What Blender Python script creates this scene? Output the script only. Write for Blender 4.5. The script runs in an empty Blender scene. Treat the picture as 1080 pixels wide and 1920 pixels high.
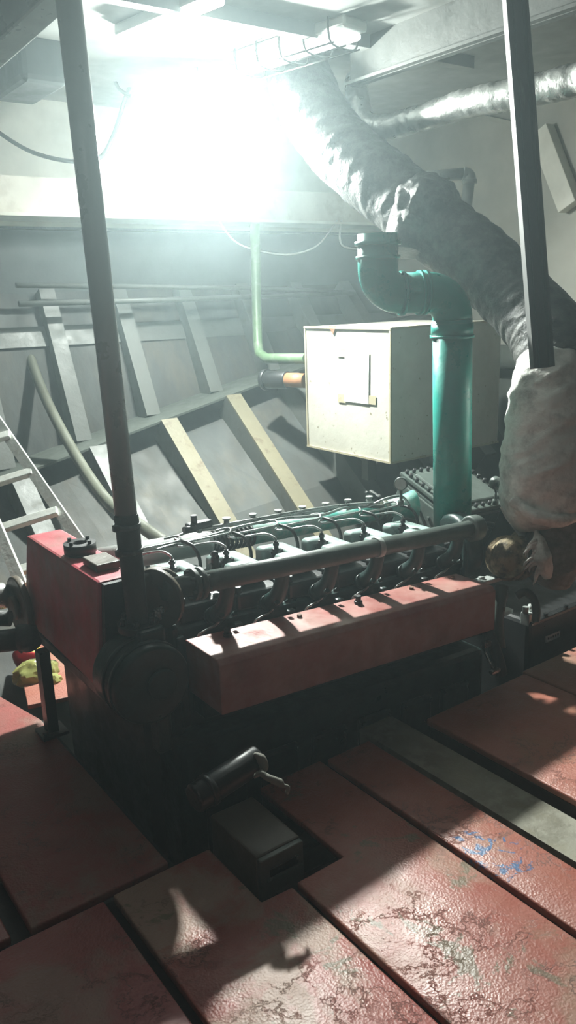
import bpy, bmesh, math, random
from mathutils import Vector, Matrix, noise
random.seed(7)
S = bpy.context.scene
COL = S.collection
V = Vector

# ------------------------------------------------------------------ materials
def new_mat(name):
    m = bpy.data.materials.new(name); m.use_nodes = True
    nt = m.node_tree
    return m, nt, nt.nodes['Principled BSDF']

def paint(name, col, rough=.5, metal=0., col2=None, scale=6., lo=.42, hi=.62, bump=.15, bscale=30., spec=.5, grime=None, gscale=2.2, gamt=.6, vary=.12, rvar=.15, stretch=(1, 1, 1)):
    m, nt, b = new_mat(name)
    N, L = nt.nodes, nt.links
    tc = N.new('ShaderNodeTexCoord'); mp = N.new('ShaderNodeMapping'); mp.inputs['Scale'].default_value = stretch
    L.new(tc.outputs['Object'], mp.inputs['Vector'])
    def nz(sc, det=6., ro=.6):
        n = N.new('ShaderNodeTexNoise'); n.inputs['Scale'].default_value = sc; n.inputs['Detail'].default_value = det; n.inputs['Roughness'].default_value = ro
        L.new(mp.outputs['Vector'], n.inputs['Vector']); return n
    def ramp(src, a, c, va=(0, 0, 0, 1), vb=(1, 1, 1, 1)):
        r = N.new('ShaderNodeValToRGB'); r.color_ramp.elements[0].position = a; r.color_ramp.elements[1].position = c
        r.color_ramp.elements[0].color = va; r.color_ramp.elements[1].color = vb
        L.new(src, r.inputs['Fac']); return r
    def mix(f, a, c):
        x = N.new('ShaderNodeMix'); x.data_type = 'RGBA'
        if hasattr(f, 'is_output'): L.new(f, x.inputs['Factor'])
        else: x.inputs['Factor'].default_value = f
        for s, k in ((a, 6), (c, 7)):
            if hasattr(s, 'is_output'): L.new(s, x.inputs[k])
            else: x.inputs[k].default_value = (*s, 1)
        return x.outputs[2]
    n0 = nz(3.5)
    r0 = ramp(n0.outputs['Fac'], .3, .7, tuple(c*(1-vary) for c in col)+(1,), tuple(min(1, c*(1+vary)) for c in col)+(1,))
    c = r0.outputs['Color']
    if col2:
        n1 = nz(scale, 8, .65); r1 = ramp(n1.outputs['Fac'], lo, hi)
        c = mix(r1.outputs['Color'], c, col2)
    if grime:
        n2 = nz(gscale, 9, .7); r2 = ramp(n2.outputs['Fac'], .5, .72, (0, 0, 0, 1), (gamt, gamt, gamt, 1))
        c = mix(r2.outputs['Color'], c, grime)
    L.new(c, b.inputs['Base Color'])
    b.inputs['Metallic'].default_value = metal
    b.inputs['Specular IOR Level'].default_value = spec
    n3 = nz(9., 5)
    r3 = ramp(n3.outputs['Fac'], .3, .7, (max(.05, rough-rvar),)*3+(1,), (min(1, rough+rvar),)*3+(1,))
    L.new(r3.outputs['Color'], b.inputs['Roughness'])
    if bump:
        n4 = nz(bscale, 6); bp = N.new('ShaderNodeBump'); bp.inputs['Strength'].default_value = bump; bp.inputs['Distance'].default_value = .01
        L.new(n4.outputs['Fac'], bp.inputs['Height']); L.new(bp.outputs['Normal'], b.inputs['Normal'])
    return m

def floor_paint(name, red, red2, worn=(.23, .17, .13), green=None, blue=None, seed=0., wornlo=.5, wornhi=.56, rough=.34):
    m, nt, b = new_mat(name)
    N, L = nt.nodes, nt.links
    tc = N.new('ShaderNodeTexCoord'); mp = N.new('ShaderNodeMapping'); mp.inputs['Location'].default_value = (seed, seed*1.7, seed*.3)
    L.new(tc.outputs['Object'], mp.inputs['Vector'])
    def nz(sc, det=8., ro=.6, dist=0.):
        n = N.new('ShaderNodeTexNoise'); n.inputs['Scale'].default_value = sc; n.inputs['Detail'].default_value = det
        n.inputs['Roughness'].default_value = ro; n.inputs['Distortion'].default_value = dist
        L.new(mp.outputs['Vector'], n.inputs['Vector']); return n.outputs['Fac']
    def ramp(src, a, c, va=0., vb=1.):
        r = N.new('ShaderNodeMapRange'); r.inputs[1].default_value = a; r.inputs[2].default_value = c
        r.inputs[3].default_value = va; r.inputs[4].default_value = vb
        L.new(src, r.inputs[0]); return r.outputs[0]
    def math_(op, a, c):
        x = N.new('ShaderNodeMath'); x.operation = op
        for s, k in ((a, 0), (c, 1)):
            if hasattr(s, 'is_output'): L.new(s, x.inputs[k])
            else: x.inputs[k].default_value = s
        return x.outputs[0]
    def mix(f, a, c):
        x = N.new('ShaderNodeMix'); x.data_type = 'RGBA'; L.new(f, x.inputs['Factor'])
        for s, k in ((a, 6), (c, 7)):
            if hasattr(s, 'is_output'): L.new(s, x.inputs[k])
            else: x.inputs[k].default_value = (*s, 1)
        return x.outputs[2]
    big = nz(2.6, 9, .62, .3)
    wornm = ramp(big, wornlo, wornhi)
    mid = nz(11, 9, .66)
    c = mix(ramp(mid, .35, .65), red, red2)
    c = mix(math_('MULTIPLY', wornm, .75), c, worn)
    # cracked contour lines where the paint has lifted
    line = math_('ABSOLUTE', math_('SUBTRACT', nz(5.5, 9, .68, .2), .5), 0)
    crack = ramp(line, .0, .012, 1., 0.)
    patchy = ramp(nz(3.1, 3), .48, .56)
    crack = math_('MULTIPLY', crack, patchy)
    c = mix(math_('MULTIPLY', crack, .7), c, (.05, .03, .025))
    if green:
        g = ramp(nz(4.3, 9, .7, .5), .585, .615)
        c = mix(math_('MULTIPLY', g, .8), c, green)
    if blue:
        sx = N.new('ShaderNodeVectorMath'); sx.operation = 'DISTANCE'; L.new(tc.outputs['Object'], sx.inputs[0]); sx.inputs[1].default_value = blue
        near = ramp(sx.outputs['Value'], .10, .26, 1., 0.)
        bl = ramp(math_('MULTIPLY', nz(24, 8, .7, .6), near), .52, .56)
        c = mix(bl, c, (.05, .12, .26))
    L.new(c, b.inputs['Base Color'])
    rr = ramp(nz(7, 6), .3, .7, rough-.1, rough+.16)
    rr = math_('ADD', rr, math_('MULTIPLY', wornm, .08))
    L.new(rr, b.inputs['Roughness'])
    b.inputs['Specular IOR Level'].default_value = .55
    vo = N.new('ShaderNodeTexVoronoi'); vo.inputs['Scale'].default_value = 140; L.new(mp.outputs['Vector'], vo.inputs['Vector'])
    h = math_('ADD', math_('MULTIPLY', nz(85, 6), 1.0), math_('MULTIPLY', vo.outputs['Distance'], .45))
    h = math_('ADD', h, math_('MULTIPLY', wornm, -.5))
    h = math_('ADD', h, math_('MULTIPLY', crack, -.7))
    bp = N.new('ShaderNodeBump'); bp.inputs['Strength'].default_value = .5; bp.inputs['Distance'].default_value = .0035
    L.new(h, bp.inputs['Height']); L.new(bp.outputs['Normal'], b.inputs['Normal'])
    return m

def emit(name, col, s):
    m, nt, b = new_mat(name)
    b.inputs['Base Color'].default_value = (*col, 1)
    b.inputs['Emission Color'].default_value = (*col, 1); b.inputs['Emission Strength'].default_value = s
    return m

M = dict(
    ceiling=paint('ceiling_paint', (.25, .26, .25), .55, bump=.05, grime=(.35, .33, .28), gamt=.35),
    white=paint('white_wall_paint', (.72, .71, .63), .5, bump=.06, grime=(.40, .36, .28), gamt=.3),
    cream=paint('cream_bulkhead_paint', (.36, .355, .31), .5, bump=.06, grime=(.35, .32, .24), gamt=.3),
    hull=paint('grey_hull_paint', (.056, .062, .060), .7, col2=(.048, .048, .043), scale=3, bump=.25, bscale=14, grime=(.10, .085, .06), gamt=.7, gscale=3.2, stretch=(1, .6, .35)),
    hull_dark=paint('dark_grey_paint', (.075, .085, .085), .6, bump=.1),
    rib=paint('yellowed_rib_paint', (.165, .147, .095), .6, col2=(.09, .06, .035), scale=14, lo=.55, hi=.72, bump=.3, bscale=40),
    rib_grey=paint('grey_rib_paint', (.10, .106, .098), .55, col2=(.08, .075, .06), scale=9, lo=.6, hi=.75, bump=.2),
    dado=paint('dark_green_grey_paint', (.07, .08, .07), .6, bump=.1),
    bilge=paint('bilge_black', (.018, .02, .02), .6, bump=.2),
    beam=paint('beam_cream_paint', (.66, .62, .54), .5, bump=.1, grime=(.25, .2, .14), gamt=.5, gscale=4),
    tank=paint('cream_tank_paint', (.43, .415, .36), .48, col2=(.20, .165, .11), scale=21, lo=.63, hi=.66, bump=.22, bscale=22, grime=(.33, .30, .23), gamt=.5),
    rust=paint('rust', (.22, .09, .045), .75, col2=(.10, .05, .03), scale=12, bump=.3),
    paper=paint('white_paper', (.85, .85, .82), .6, bump=0),
    tape=paint('yellowed_edge', (.34, .30, .21), .35, bump=0),
    teal=paint('teal_gloss_paint', (.005, .26, .21), .34, col2=(.01, .16, .13), scale=8, lo=.55, hi=.8, bump=.12, bscale=45, grime=(.10, .13, .11), gamt=.4),
    teal_pale=paint('chalky_teal_paint', (.08, .36, .30), .45, col2=(.42, .47, .44), scale=9, lo=.45, hi=.65, bump=.15),
    silver=paint('silver_pipe_paint', (.50, .54, .52), .38, metal=.25, bump=.12, grime=(.2, .2, .18), gamt=.4),
    head=paint('silver_green_enamel', (.34, .44, .42), .32, metal=.2, bump=.12, bscale=35, grime=(.08, .09, .08), gamt=.55, gscale=7),
    engine=paint('dark_engine_green', (.016, .040, .037), .42, col2=(.010, .014, .014), scale=7, bump=.2, grime=(.012, .012, .011), gamt=.7, gscale=4),
    engine_grey=paint('oily_grey_green_paint', (.085, .105, .095), .40, bump=.15, grime=(.025, .025, .022), gamt=.6, gscale=5),
    black=paint('black_metal', (.018, .019, .02), .42, bump=.15),
    oily=paint('oily_black', (.012, .013, .014), .22, bump=.1),
    steel=paint('bare_steel', (.45, .46, .45), .32, metal=.9, bump=.08),
    fuel=paint('fuel_pipe_steel', (.38, .40, .39), .33, metal=.7, bump=.05),
    red=paint('crimson_tank_paint', (.46, .05, .08), .46, col2=(.27, .10, .09), scale=3.2, lo=.45, hi=.68, bump=.12, grime=(.13, .08, .06), gamt=.55, gscale=2.6),
    red_cover=paint('oxide_red_cover_paint', (.31, .085, .075), .40, col2=(.40, .26, .225), scale=3.0, lo=.40, hi=.7, bump=.14, bscale=28, grime=(.15, .07, .05), gamt=.5, gscale=5),
    brownplate=paint('brown_greasy_metal', (.085, .07, .052), .45, bump=.2),
    lag_dark=paint('charcoal_lagging_cloth', (.034, .034, .033), .55, col2=(.075, .075, .07), scale=12, bump=.6, bscale=55, spec=.4),
    lag_light=paint('grey_lagging_cloth', (.88, .88, .83), .45, metal=.15, col2=(.40, .40, .37), scale=5, lo=.52, hi=.7, bump=.6, bscale=40, spec=.4, grime=(.16, .16, .14), gamt=.7, gscale=4),
    lag_mid=paint('brownish_grey_lagging_cloth', (.26, .25, .22), .6, col2=(.13, .12, .10), scale=7, bump=.6, bscale=40, grime=(.07, .065, .055), gamt=.6),
    foil=paint('aluminium_foil', (.52, .53, .51), .34, metal=.8, bump=.5, bscale=26, grime=(.12, .12, .11), gamt=.7, gscale=5),
    turbo=paint('brown_heat_stained_casing', (.30, .24, .15), .8, col2=(.10, .08, .055), scale=22, lo=.42, hi=.6, bump=.6, bscale=60, rvar=.08, spec=.3),
    pillar=paint('grey_pipe_paint', (.19, .235, .225), .34, bump=.08, grime=(.09, .1, .1), gamt=.4),
    rubber=paint('black_rubber', (.02, .021, .021), .55, bump=.3, bscale=50),
    channel=paint('dark_channel_steel', (.06, .062, .06), .5, bump=.25, col2=(.12, .12, .11), scale=20, lo=.6, hi=.7, stretch=(1, 1, .1)),
    cable=paint('grey_cable', (.10, .10, .095), .5, bump=0),
    wire=paint('pale_wire', (.6, .62, .6), .4, bump=0),
    alu=paint('worn_aluminium', (.62, .64, .60), .42, metal=.35, bump=.2, grime=(.3, .26, .2), gamt=.5, gscale=9),
    olive=paint('olive_pipe_paint', (.085, .09, .068), .45, bump=.15, grime=(.08, .07, .05), gamt=.5),
    green=paint('pale_green_pipe_paint', (.12, .20, .105), .4, bump=.1, grime=(.3, .34, .28), gamt=.6, gscale=8),
    orange=paint('rusty_orange_pipe', (.34, .15, .07), .55, bump=.2),
    concrete=paint('grey_chipped_paint', (.30, .29, .235), .6, col2=(.18, .17, .13), scale=12, bump=.35, bscale=45, grime=(.5, .46, .33), gamt=.5, gscale=6),
    lampbody=paint('white_lamp_enamel', (.75, .76, .73), .4, bump=0),
    diffuser=emit('lamp_diffuser', (.85, .9, .88), .9),
    fill_tube=emit('added_fill_tube', (1., .98, .94), 20.),
    tube=emit('fluorescent_tube', (.92, 1., .97), 6.),
    bulb=emit('glowing_panel', (.93, 1., .94), 8000.),
    bulb2=emit('added_bulb_glow', (.92, 1., .96), 450.),
    bag=None,
    packred=paint('red_wrapper', (.55, .02, .03), .3, bump=.1), packyel=paint('yellow_wrapper', (.7, .45, .05), .35, bump=.1), packblue=paint('blue_wrapper', (.05, .12, .5), .35, bump=.1),
    label=paint('silver_label', (.85, .86, .86), .4, bump=0),
    gauge=paint('gauge_face', (.6, .62, .6), .3, bump=0),
    rag=paint('pale_rag', (.16, .16, .135), .8, bump=.4),
)
mb, nt, b = new_mat('yellow_green_plastic'); b.inputs['Base Color'].default_value = (.62, .64, .22, 1); b.inputs['Roughness'].default_value = .18
b.inputs['Transmission Weight'].default_value = .5; M['bag'] = mb
FP = [floor_paint('red_floor_paint_%s' % 'abcdefgh'[i], *a) for i, a in enumerate([  # more crimson at left, oranger at right: warm light put into the paint colours
    ((0.275, 0.068, 0.068), (0.327, 0.104, 0.096), (0.267, 0.176, 0.144), None, None, 3.1, .46, .54, .36),
    ((0.284, 0.072, 0.064), (0.249, 0.092, 0.076), (0.232, 0.160, 0.128), None, None, 7.7, .52, .6, .42),
    ((0.292, 0.076, 0.064), (0.335, 0.120, 0.096), (0.327, 0.240, 0.184), (0.138, 0.124, 0.080), None, 1.3, .45, .52, .37),
    ((0.327, 0.100, 0.076), (0.361, 0.144, 0.112), (0.335, 0.208, 0.152), (0.163, 0.144, 0.096), None, 5.9, .52, .62, .38),
    ((0.327, 0.100, 0.072), (0.353, 0.136, 0.100), (0.310, 0.192, 0.136), None, (1.615, 1.30, 0), 9.2, .56, .66, .4),
    ((0.335, 0.112, 0.080), (0.361, 0.140, 0.100), (0.310, 0.176, 0.112), None, None, 11.4, .56, .68, .4),
    ((0.267, 0.112, 0.084), (0.318, 0.136, 0.096), (0.275, 0.168, 0.112), None, None, 13.4, .5, .62, .44),
])]

# ------------------------------------------------------------------ builders
class MB:
    def __init__(s): s.bm = bmesh.new()
    def box(s, c, d, rot=None, bev=0., seg=2):
        r = bmesh.ops.create_cube(s.bm, size=1.)
        vs = r['verts']
        mat = Matrix.Translation(V(c)) @ (rot.to_4x4() if rot else Matrix()) @ Matrix.Diagonal((*d, 1))
        bmesh.ops.transform(s.bm, matrix=mat, verts=vs)
        if bev: s._bev(vs, bev, seg)
        return s
    def _bev(s, vs, bev, seg):
        es = list({e for v in vs for e in v.link_edges})
        bmesh.ops.bevel(s.bm, geom=es, offset=bev, segments=seg, profile=.5, affect='EDGES', clamp_overlap=True)
    def hexa(s, pts, bev=0., seg=2):          # 4 bottom (ccw), 4 top
        vs = [s.bm.verts.new(p) for p in pts]
        for f in ((3, 2, 1, 0), (4, 5, 6, 7), (0, 1, 5, 4), (1, 2, 6, 5), (2, 3, 7, 6), (3, 0, 4, 7)): s.bm.faces.new([vs[i] for i in f])
        bmesh.ops.recalc_face_normals(s.bm, faces=list({f for v in vs for f in v.link_faces}))
        if bev: s._bev(vs, bev, seg)
        return s
    def prism(s, poly, o, u, w, n, bev=0., seg=2):   # polygon in (u,w) at o extruded by vector n
        o, u, w, n = V(o), V(u), V(w), V(n)
        a = [s.bm.verts.new(o+u*p[0]+w*p[1]) for p in poly]; b = [s.bm.verts.new(v.co+n) for v in a]
        k = len(a); fs = [s.bm.faces.new(a[::-1]), s.bm.faces.new(b)]
        for i in range(k): fs.append(s.bm.faces.new([a[i], a[(i+1) % k], b[(i+1) % k], b[i]]))
        bmesh.ops.recalc_face_normals(s.bm, faces=fs)
        if bev: s._bev(a+b, bev, seg)
        return s
    def bar(s, a, b, w, h, up=(0, 0, 1), bev=0.):     # box from a to b
        a, b = V(a), V(b); d = (b-a); L = d.length; d.normalize()
        x = d.cross(V(up)); x.normalize(); z = x.cross(d)
        rot = Matrix((d, x, z)).transposed()
        return s.box((a+b)/2, (L, w, h), rot, bev)
    def tube(s, path, r, n=16, smooth=0, cap=True, fn=None):
        P = [V(p) for p in path]; R = r if isinstance(r, (list, tuple)) else [r]*len(P)
        if smooth:
            Q, RR = [], []
            for i in range(len(P)-1):
                p0, p1, p2, p3 = P[max(i-1, 0)], P[i], P[i+1], P[min(i+2, len(P)-1)]
                for k in range(smooth):
                    t = k/smooth
                    Q.append(.5*((2*p1)+(p2-p0)*t+(2*p0-5*p1+4*p2-p3)*t*t+(3*p1-p0-3*p2+p3)*t**3)); RR.append(R[i]+(R[i+1]-R[i])*t)
            Q.append(P[-1]); RR.append(R[-1]); P, R = Q, RR
        T = [(P[min(i+1, len(P)-1)]-P[max(i-1, 0)]).normalized() for i in range(len(P))]
        x = T[0].orthogonal().normalized(); rings = []; acc = 0.
        for i, p in enumerate(P):
            if i: acc += (P[i]-P[i-1]).length
            x = (x-T[i]*x.dot(T[i])).normalized(); y = T[i].cross(x)
            ring = []
            for k in range(n):
                a = 2*math.pi*k/n; d = x*math.cos(a)+y*math.sin(a)
                rr = R[i]*(1+(fn(acc, a, p+d*R[i]) if fn else 0))
                ring.append(s.bm.verts.new(p+d*rr))
            rings.append(ring)
        for A, B in zip(rings, rings[1:]):
            for k in range(n): s.bm.faces.new((A[k], A[(k+1) % n], B[(k+1) % n], B[k])).smooth = True
        if cap: s.bm.faces.new(rings[0][::-1]); s.bm.faces.new(rings[-1])
        return s
    def cyl(s, a, b, r, n=24, bev=0.):
        a, b = V(a), V(b); d = (b-a).normalized()
        if bev: return s.tube([a, a+d*bev*.3, a+d*bev, b-d*bev, b-d*bev*.3, b], [r-bev, r-bev*.3, r, r, r-bev*.3, r-bev], n)
        return s.tube([a, b], r, n)
    def ring(s, c, ax, r0, r1, h, n=28):              # washer / collar with a hole
        c, ax = V(c), V(ax).normalized(); x = ax.orthogonal().normalized(); y = ax.cross(x); L = []
        for (r, z) in ((r0, 0), (r1, 0), (r1, h), (r0, h)):
            L.append([s.bm.verts.new(c+ax*z+(x*math.cos(2*math.pi*k/n)+y*math.sin(2*math.pi*k/n))*r) for k in range(n)])
        for i in range(4):
            A, B = L[i], L[(i+1) % 4]
            for k in range(n):
                f = s.bm.faces.new((A[k], A[(k+1) % n], B[(k+1) % n], B[k])); f.smooth = i in (1, 3)
        return s
    def ball(s, c, r, sc=(1, 1, 1), sub=3, fn=None):
        q = bmesh.ops.create_icosphere(s.bm, subdivisions=sub, radius=1.)
        for v in q['verts']:
            d = v.co.copy(); k = 1+(fn(d) if fn else 0)
            v.co = V(c)+V((d.x*sc[0], d.y*sc[1], d.z*sc[2]))*r*k
            for f in v.link_faces: f.smooth = True
        return s
    def sheet(s, pts, t):                             # quad corner grid -> thin slab; pts rows of points, thickness vector
        t = V(t); A = [[s.bm.verts.new(p) for p in row] for row in pts]; B = [[s.bm.verts.new(V(p)+t) for p in row] for row in pts]
        m, n = len(A), len(A[0]); fs = []
        for i in range(m-1):
            for j in range(n-1):
                fs.append(s.bm.faces.new((A[i][j], A[i][j+1], A[i+1][j+1], A[i+1][j]))); fs.append(s.bm.faces.new((B[i][j], B[i+1][j], B[i+1][j+1], B[i][j+1])))
        bd = [(0, j) for j in range(n)]+[(i, n-1) for i in range(1, m)]+[(m-1, j) for j in range(n-2, -1, -1)]+[(i, 0) for i in range(m-2, 0, -1)]
        for (a, c) in zip(bd, bd[1:]+bd[:1]): fs.append(s.bm.faces.new((A[a[0]][a[1]], B[a[0]][a[1]], B[c[0]][c[1]], A[c[0]][c[1]])))
        bmesh.ops.recalc_face_normals(s.bm, faces=fs)
        return s
    def build(s, name, mat, parent=None):
        me = bpy.data.meshes.new(name); s.bm.normal_update(); s.bm.to_mesh(me); s.bm.free()
        me.materials.append(M[mat] if isinstance(mat, str) else mat)
        o = bpy.data.objects.new(name, me); COL.objects.link(o)
        if parent: o.parent = parent; o.matrix_parent_inverse = parent.matrix_world.inverted()
        return o

def smooth_all(o, ang=40):
    me = o.data
    for p in me.polygons: p.use_smooth = True
    try: me.set_sharp_from_angle(angle=math.radians(ang))
    except Exception: pass
    return o

def tag(o, label, cat, group=None, kind=None):
    o['label'] = label; o['category'] = cat
    if group: o['group'] = group
    if kind: o['kind'] = kind
    return o
def thing(name, loc, label, cat, group=None):
    o = bpy.data.objects.new(name, None); COL.objects.link(o); o.location = loc; o.empty_display_size = .1
    o.matrix_world = Matrix.Translation(V(loc))
    return tag(o, label, cat, group)
def struct(name, m, mat):
    o = m.build(name, mat); o['kind'] = 'structure'; return o
def wrinkle(amp, f=9., spiral=14., seed=0., lean=1.0, rag=.5):
    def g(acc, a, p):
        q = V((acc*f*1.5+math.sin(a+seed)*.55*lean, math.cos(a)*.75+seed, math.sin(a)*.75))
        n1 = noise.noise(q*.45)
        rid = max(0, 1-abs(noise.noise(q))*3.0)                  # folds running round the pipe
        rid2 = max(0, 1-abs(noise.noise(q*2.1+V((7, 3, 1))))*3.0)
        ph = (acc*spiral/6.283+lean*math.sin(a+seed)*.9+n1*1.6) % 1.0
        band = (ph if ph < .82 else (1-ph)/.18*.82)-.4           # overlapping wraps
        return amp*(n1*.9+rid*.8*rag+rid2*.35*rag+band*.55+noise.noise(V((p.x, p.y, p.z))*34)*.22)
    return g
def dens(path, k=10):
    m = MB(); return path

# ------------------------------------------------------------------ the setting
CZ = 2.8
struct('ceiling', MB().box((1.7, 2.0, CZ+.05), (6.6, 6.6, .1)), 'ceiling')
struct('floor', MB().box((1.7, 2.0, -.75), (6.6, 6.6, .1)), 'bilge')
# far side of the ship: upper wall, flared hull plating below
def zs(x): return .75+.215*(x-1.9)          # height of the rising stringer
w = MB().box((1.7, 5.30, 2.43), (6.6, .1, .78)); struct('wall_far', w, 'white')
w = MB().box((1.7, 5.30, 1.85), (6.6, .1, .42)); struct('wall_far_lower', w, 'hull_dark')
xs = [-1.5+.4*i for i in range(17)]
w = MB()
w.sheet([[(x, 5.25, 1.66) for x in xs], [(x, 5.10, 1.35) for x in xs], [(x, 4.93, zs(x)) for x in xs]], (0, .04, -.02)); struct('wall_hull_upper', w, 'hull')
w = MB()
w.sheet([[(x, 4.93, zs(x)) for x in xs], [(x, 4.62-.0*x, zs(x)-.16) for x in xs], [(x, 4.02, .27+.10*(x-2)) for x in xs], [(x, 3.3, -.35) for x in xs], [(x, 2.9, -.7) for x in xs]], (0, .04, -.04)); struct('wall_hull_lower', w, 'hull')
w = MB().box((4.95, 2.0, 1.975), (.1, 6.6, 1.65)); struct('wall_right', w, 'cream')
w = MB().box((4.95, 2.0, .2), (.1, 6.6, 1.9)); struct('wall_right_lower', w, 'dado')
# deep beam under the wall, with its bright lower flange
w = MB().box((1.7, 5.10, 2.21), (6.6, .30, .20)); struct('trim_1', w, 'beam')
w = MB().box((1.7, 5.085, 2.098), (6.6, .35, .018)); struct('trim_2', w, 'white')
# stringer that follows the sheer between the two rows of frames
w = MB(); w.sheet([[(x, 4.92, zs(x)+.0) for x in xs], [(x, 4.60, zs(x)+.0) for x in xs]], (0, 0, -.014)); struct('trim_3', w, 'dado')
w = MB(); w.sheet([[(x, 5.135, 1.45-.01*(x-2)) for x in xs], [(x, 5.075, 1.33-.01*(x-2)) for x in xs]], (0, .015, 0)); struct('trim_4', w, 'rib_grey')
# ceiling girder beside the foil-wrapped pipe
w = MB(); w.box((2.955, 2.31, 2.70), (.014, 2.22, .2)); w.box((2.955, 2.31, 2.61), (.085, 2.22, .014)); struct('trim_5', w, 'rib_grey')
w = MB(); w.box((2.1, 3.30, 2.77), (3.2, .06, .06)); struct('trim_6', w, 'ceiling')

# hull frames (ribs): an angle bar each, upper row and lower row
FX = [1.41+.4915*i for i in range(7)]
for i, x in enumerate(FX):
    top, bot = V((x, 5.17, 1.68)), V((x, 4.79, zs(x)+.004))
    t = thing('hull_frame', (x, 4.79, zs(x)), 'grey angle bar hull frame %s' % ['left of the curved hose at the far left', 'first upright right of the curved hose, above the stringer', 'above the stringer directly right of the tall grey pillar', 'slim, ending on the stringer above the right yellowed frame', 'upper frame hidden in haze behind the pale green pipe', 'upper frame behind the cream box tank', 'upper frame near the corner behind the cream box tank'][i], 'hull frame', 'upper row of hull frames')
    d = (bot-top).normalized(); nrm = V((0, -d.z, d.y)).normalized()
    if nrm.y > 0: nrm = -nrm
    f = MB(); f.bar(top, bot, .10, .012, up=nrm); f.build('flange', 'rib_grey', t)
    f = MB(); f.bar(top+V((-.044, 0, 0))-nrm*.075, bot+V((-.044, 0, 0))-nrm*.075, .012, .14, up=nrm); f.build('web', 'rib_grey', t)
for i, x in enumerate(FX):
    top, bot = V((x, 4.58, zs(x)-.004)), V((x, 3.62, zs(x)-.80))
    t = thing('hull_frame', (x, 3.62, zs(x)-.8), ['sloping lower hull frame at the far left behind the ladder', 'sloping hull frame behind the tall grey pillar beside the curved hose', 'yellowed sloping hull frame, left one of the bright pair behind the engine', 'yellowed sloping hull frame, right one of the bright pair behind the engine', 'grey lower hull frame just left under the cream box tank', 'grey lower hull frame under the right part of the cream box tank', 'lower hull frame behind the tall teal pipe'][i], 'hull frame', 'lower row of hull frames')
    d = (bot-top).normalized(); nrm = V((0, -d.z, d.y)).normalized()
    if nrm.y > 0: nrm = -nrm
    f = MB(); f.bar(top, bot, .115, .014, up=nrm); f.build('flange', 'rib' if i in (2, 3) else 'rib_grey', t)
    f = MB(); f.bar(top+V((-.05, 0, 0))-nrm*.09, bot+V((-.05, 0, 0))-nrm*.09, .014, .17, up=nrm); f.build('web', 'rib_grey', t)

# ------------------------------------------------------------------ floor plates
PL = []
def plate(name, poly, mat, label, z=0., th=.028, parent=None):
    m = MB(); m.prism([(p[0], p[1]) for p in poly], (0, 0, z-th), (1, 0, 0), (0, 1, 0), (0, 0, th), bev=.006, seg=2)
    o = m.build(name, mat); smooth_all(o, 50)
    return tag(o, label, 'floor plate', 'red steel floor plates')
R_ = lambda x0, y0, x1, y1: [(x0, y0), (x1, y0), (x1, y1), (x0, y1)]
plate('floor_plate', R_(-.35, -.1, .652, 1.838), FP[0], 'wide red floor plate with blistered paint, in the bottom left corner')
plate('floor_plate', R_(-.7, 1.866, .405, 3.6), FP[1], 'red floor plate at the left edge beyond a wide dark seam')
plate('floor_plate', [(.455, 1.862), (.868, 1.862), (.868, 2.93), (.80, 3.24), (.455, 3.24)], FP[1], 'dull red floor plate beneath the crimson tank, ending at the engine pit')
plate('floor_plate', [(.680, -.1), (1.092, -.1), (1.092, 1.555), (.992, 1.562), (.992, 1.842), (.680, 1.842)], FP[2], 'peeling red floor plate notched around the small slotted box')
plate('floor_plate', [(1.112, -.1), (1.545, -.1), (1.545, 2.0), (1.285, 2.0), (1.285, 1.562), (1.112, 1.562)], FP[3], 'bright red floor plate with green worn patches right of the slotted box')
plate('floor_plate', R_(1.568, -.1, 1.765, 1.99), FP[4], 'narrow red floor plate with blue paint stains')
plate('floor_plate', R_(2.040, -.1, 2.632, 1.965), FP[5], 'plain red floor plate right of the exposed grey floor beam')
plate('floor_plate', R_(2.645, -.1, 4.2, 1.985), FP[6], 'dirty brownish red floor plate at the right edge beside the black gearbox')
# supports and beam seen in the gaps
m = MB(); m.box((1.935, 1.02, -.062), (.17, 2.24, .012)); m.box((1.858, 1.02, -.16), (.014, 2.24, .19)); m.box((1.935, 1.02, -.258), (.17, 2.24, .012))
o = m.build('floor_beam', 'concrete'); tag(o, 'chipped grey channel beam exposed in the gap between red floor plates', 'floor beam')
m = MB()
for x in (.666, 1.102, 1.556, 2.637): m.box((x, .9, -.10), (.05, 1.9 if x < 1.2 else 2.1, .10))
o = struct('trim_7', m, 'bilge')
m = MB(); m.box((.24, 1.852, -.10), (1.25, .05, .10)); m.box((1.05, 1.575, -.13), (.5, .03, .12)); m.box((2.06, 1.0, -.16), (.02, 1.9, .25)); m.box((.875, 2.42, -.13), (.03, 1.1, .2)); struct('trim_8', m, 'bilge')
m = MB(); m.box((1.3, 1.60, -.2), (.02, .03, .3)); 
m.box((.43, 2.7, -.10), (.09, 1.7, .10)); struct('trim_9', m, 'bilge')

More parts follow.
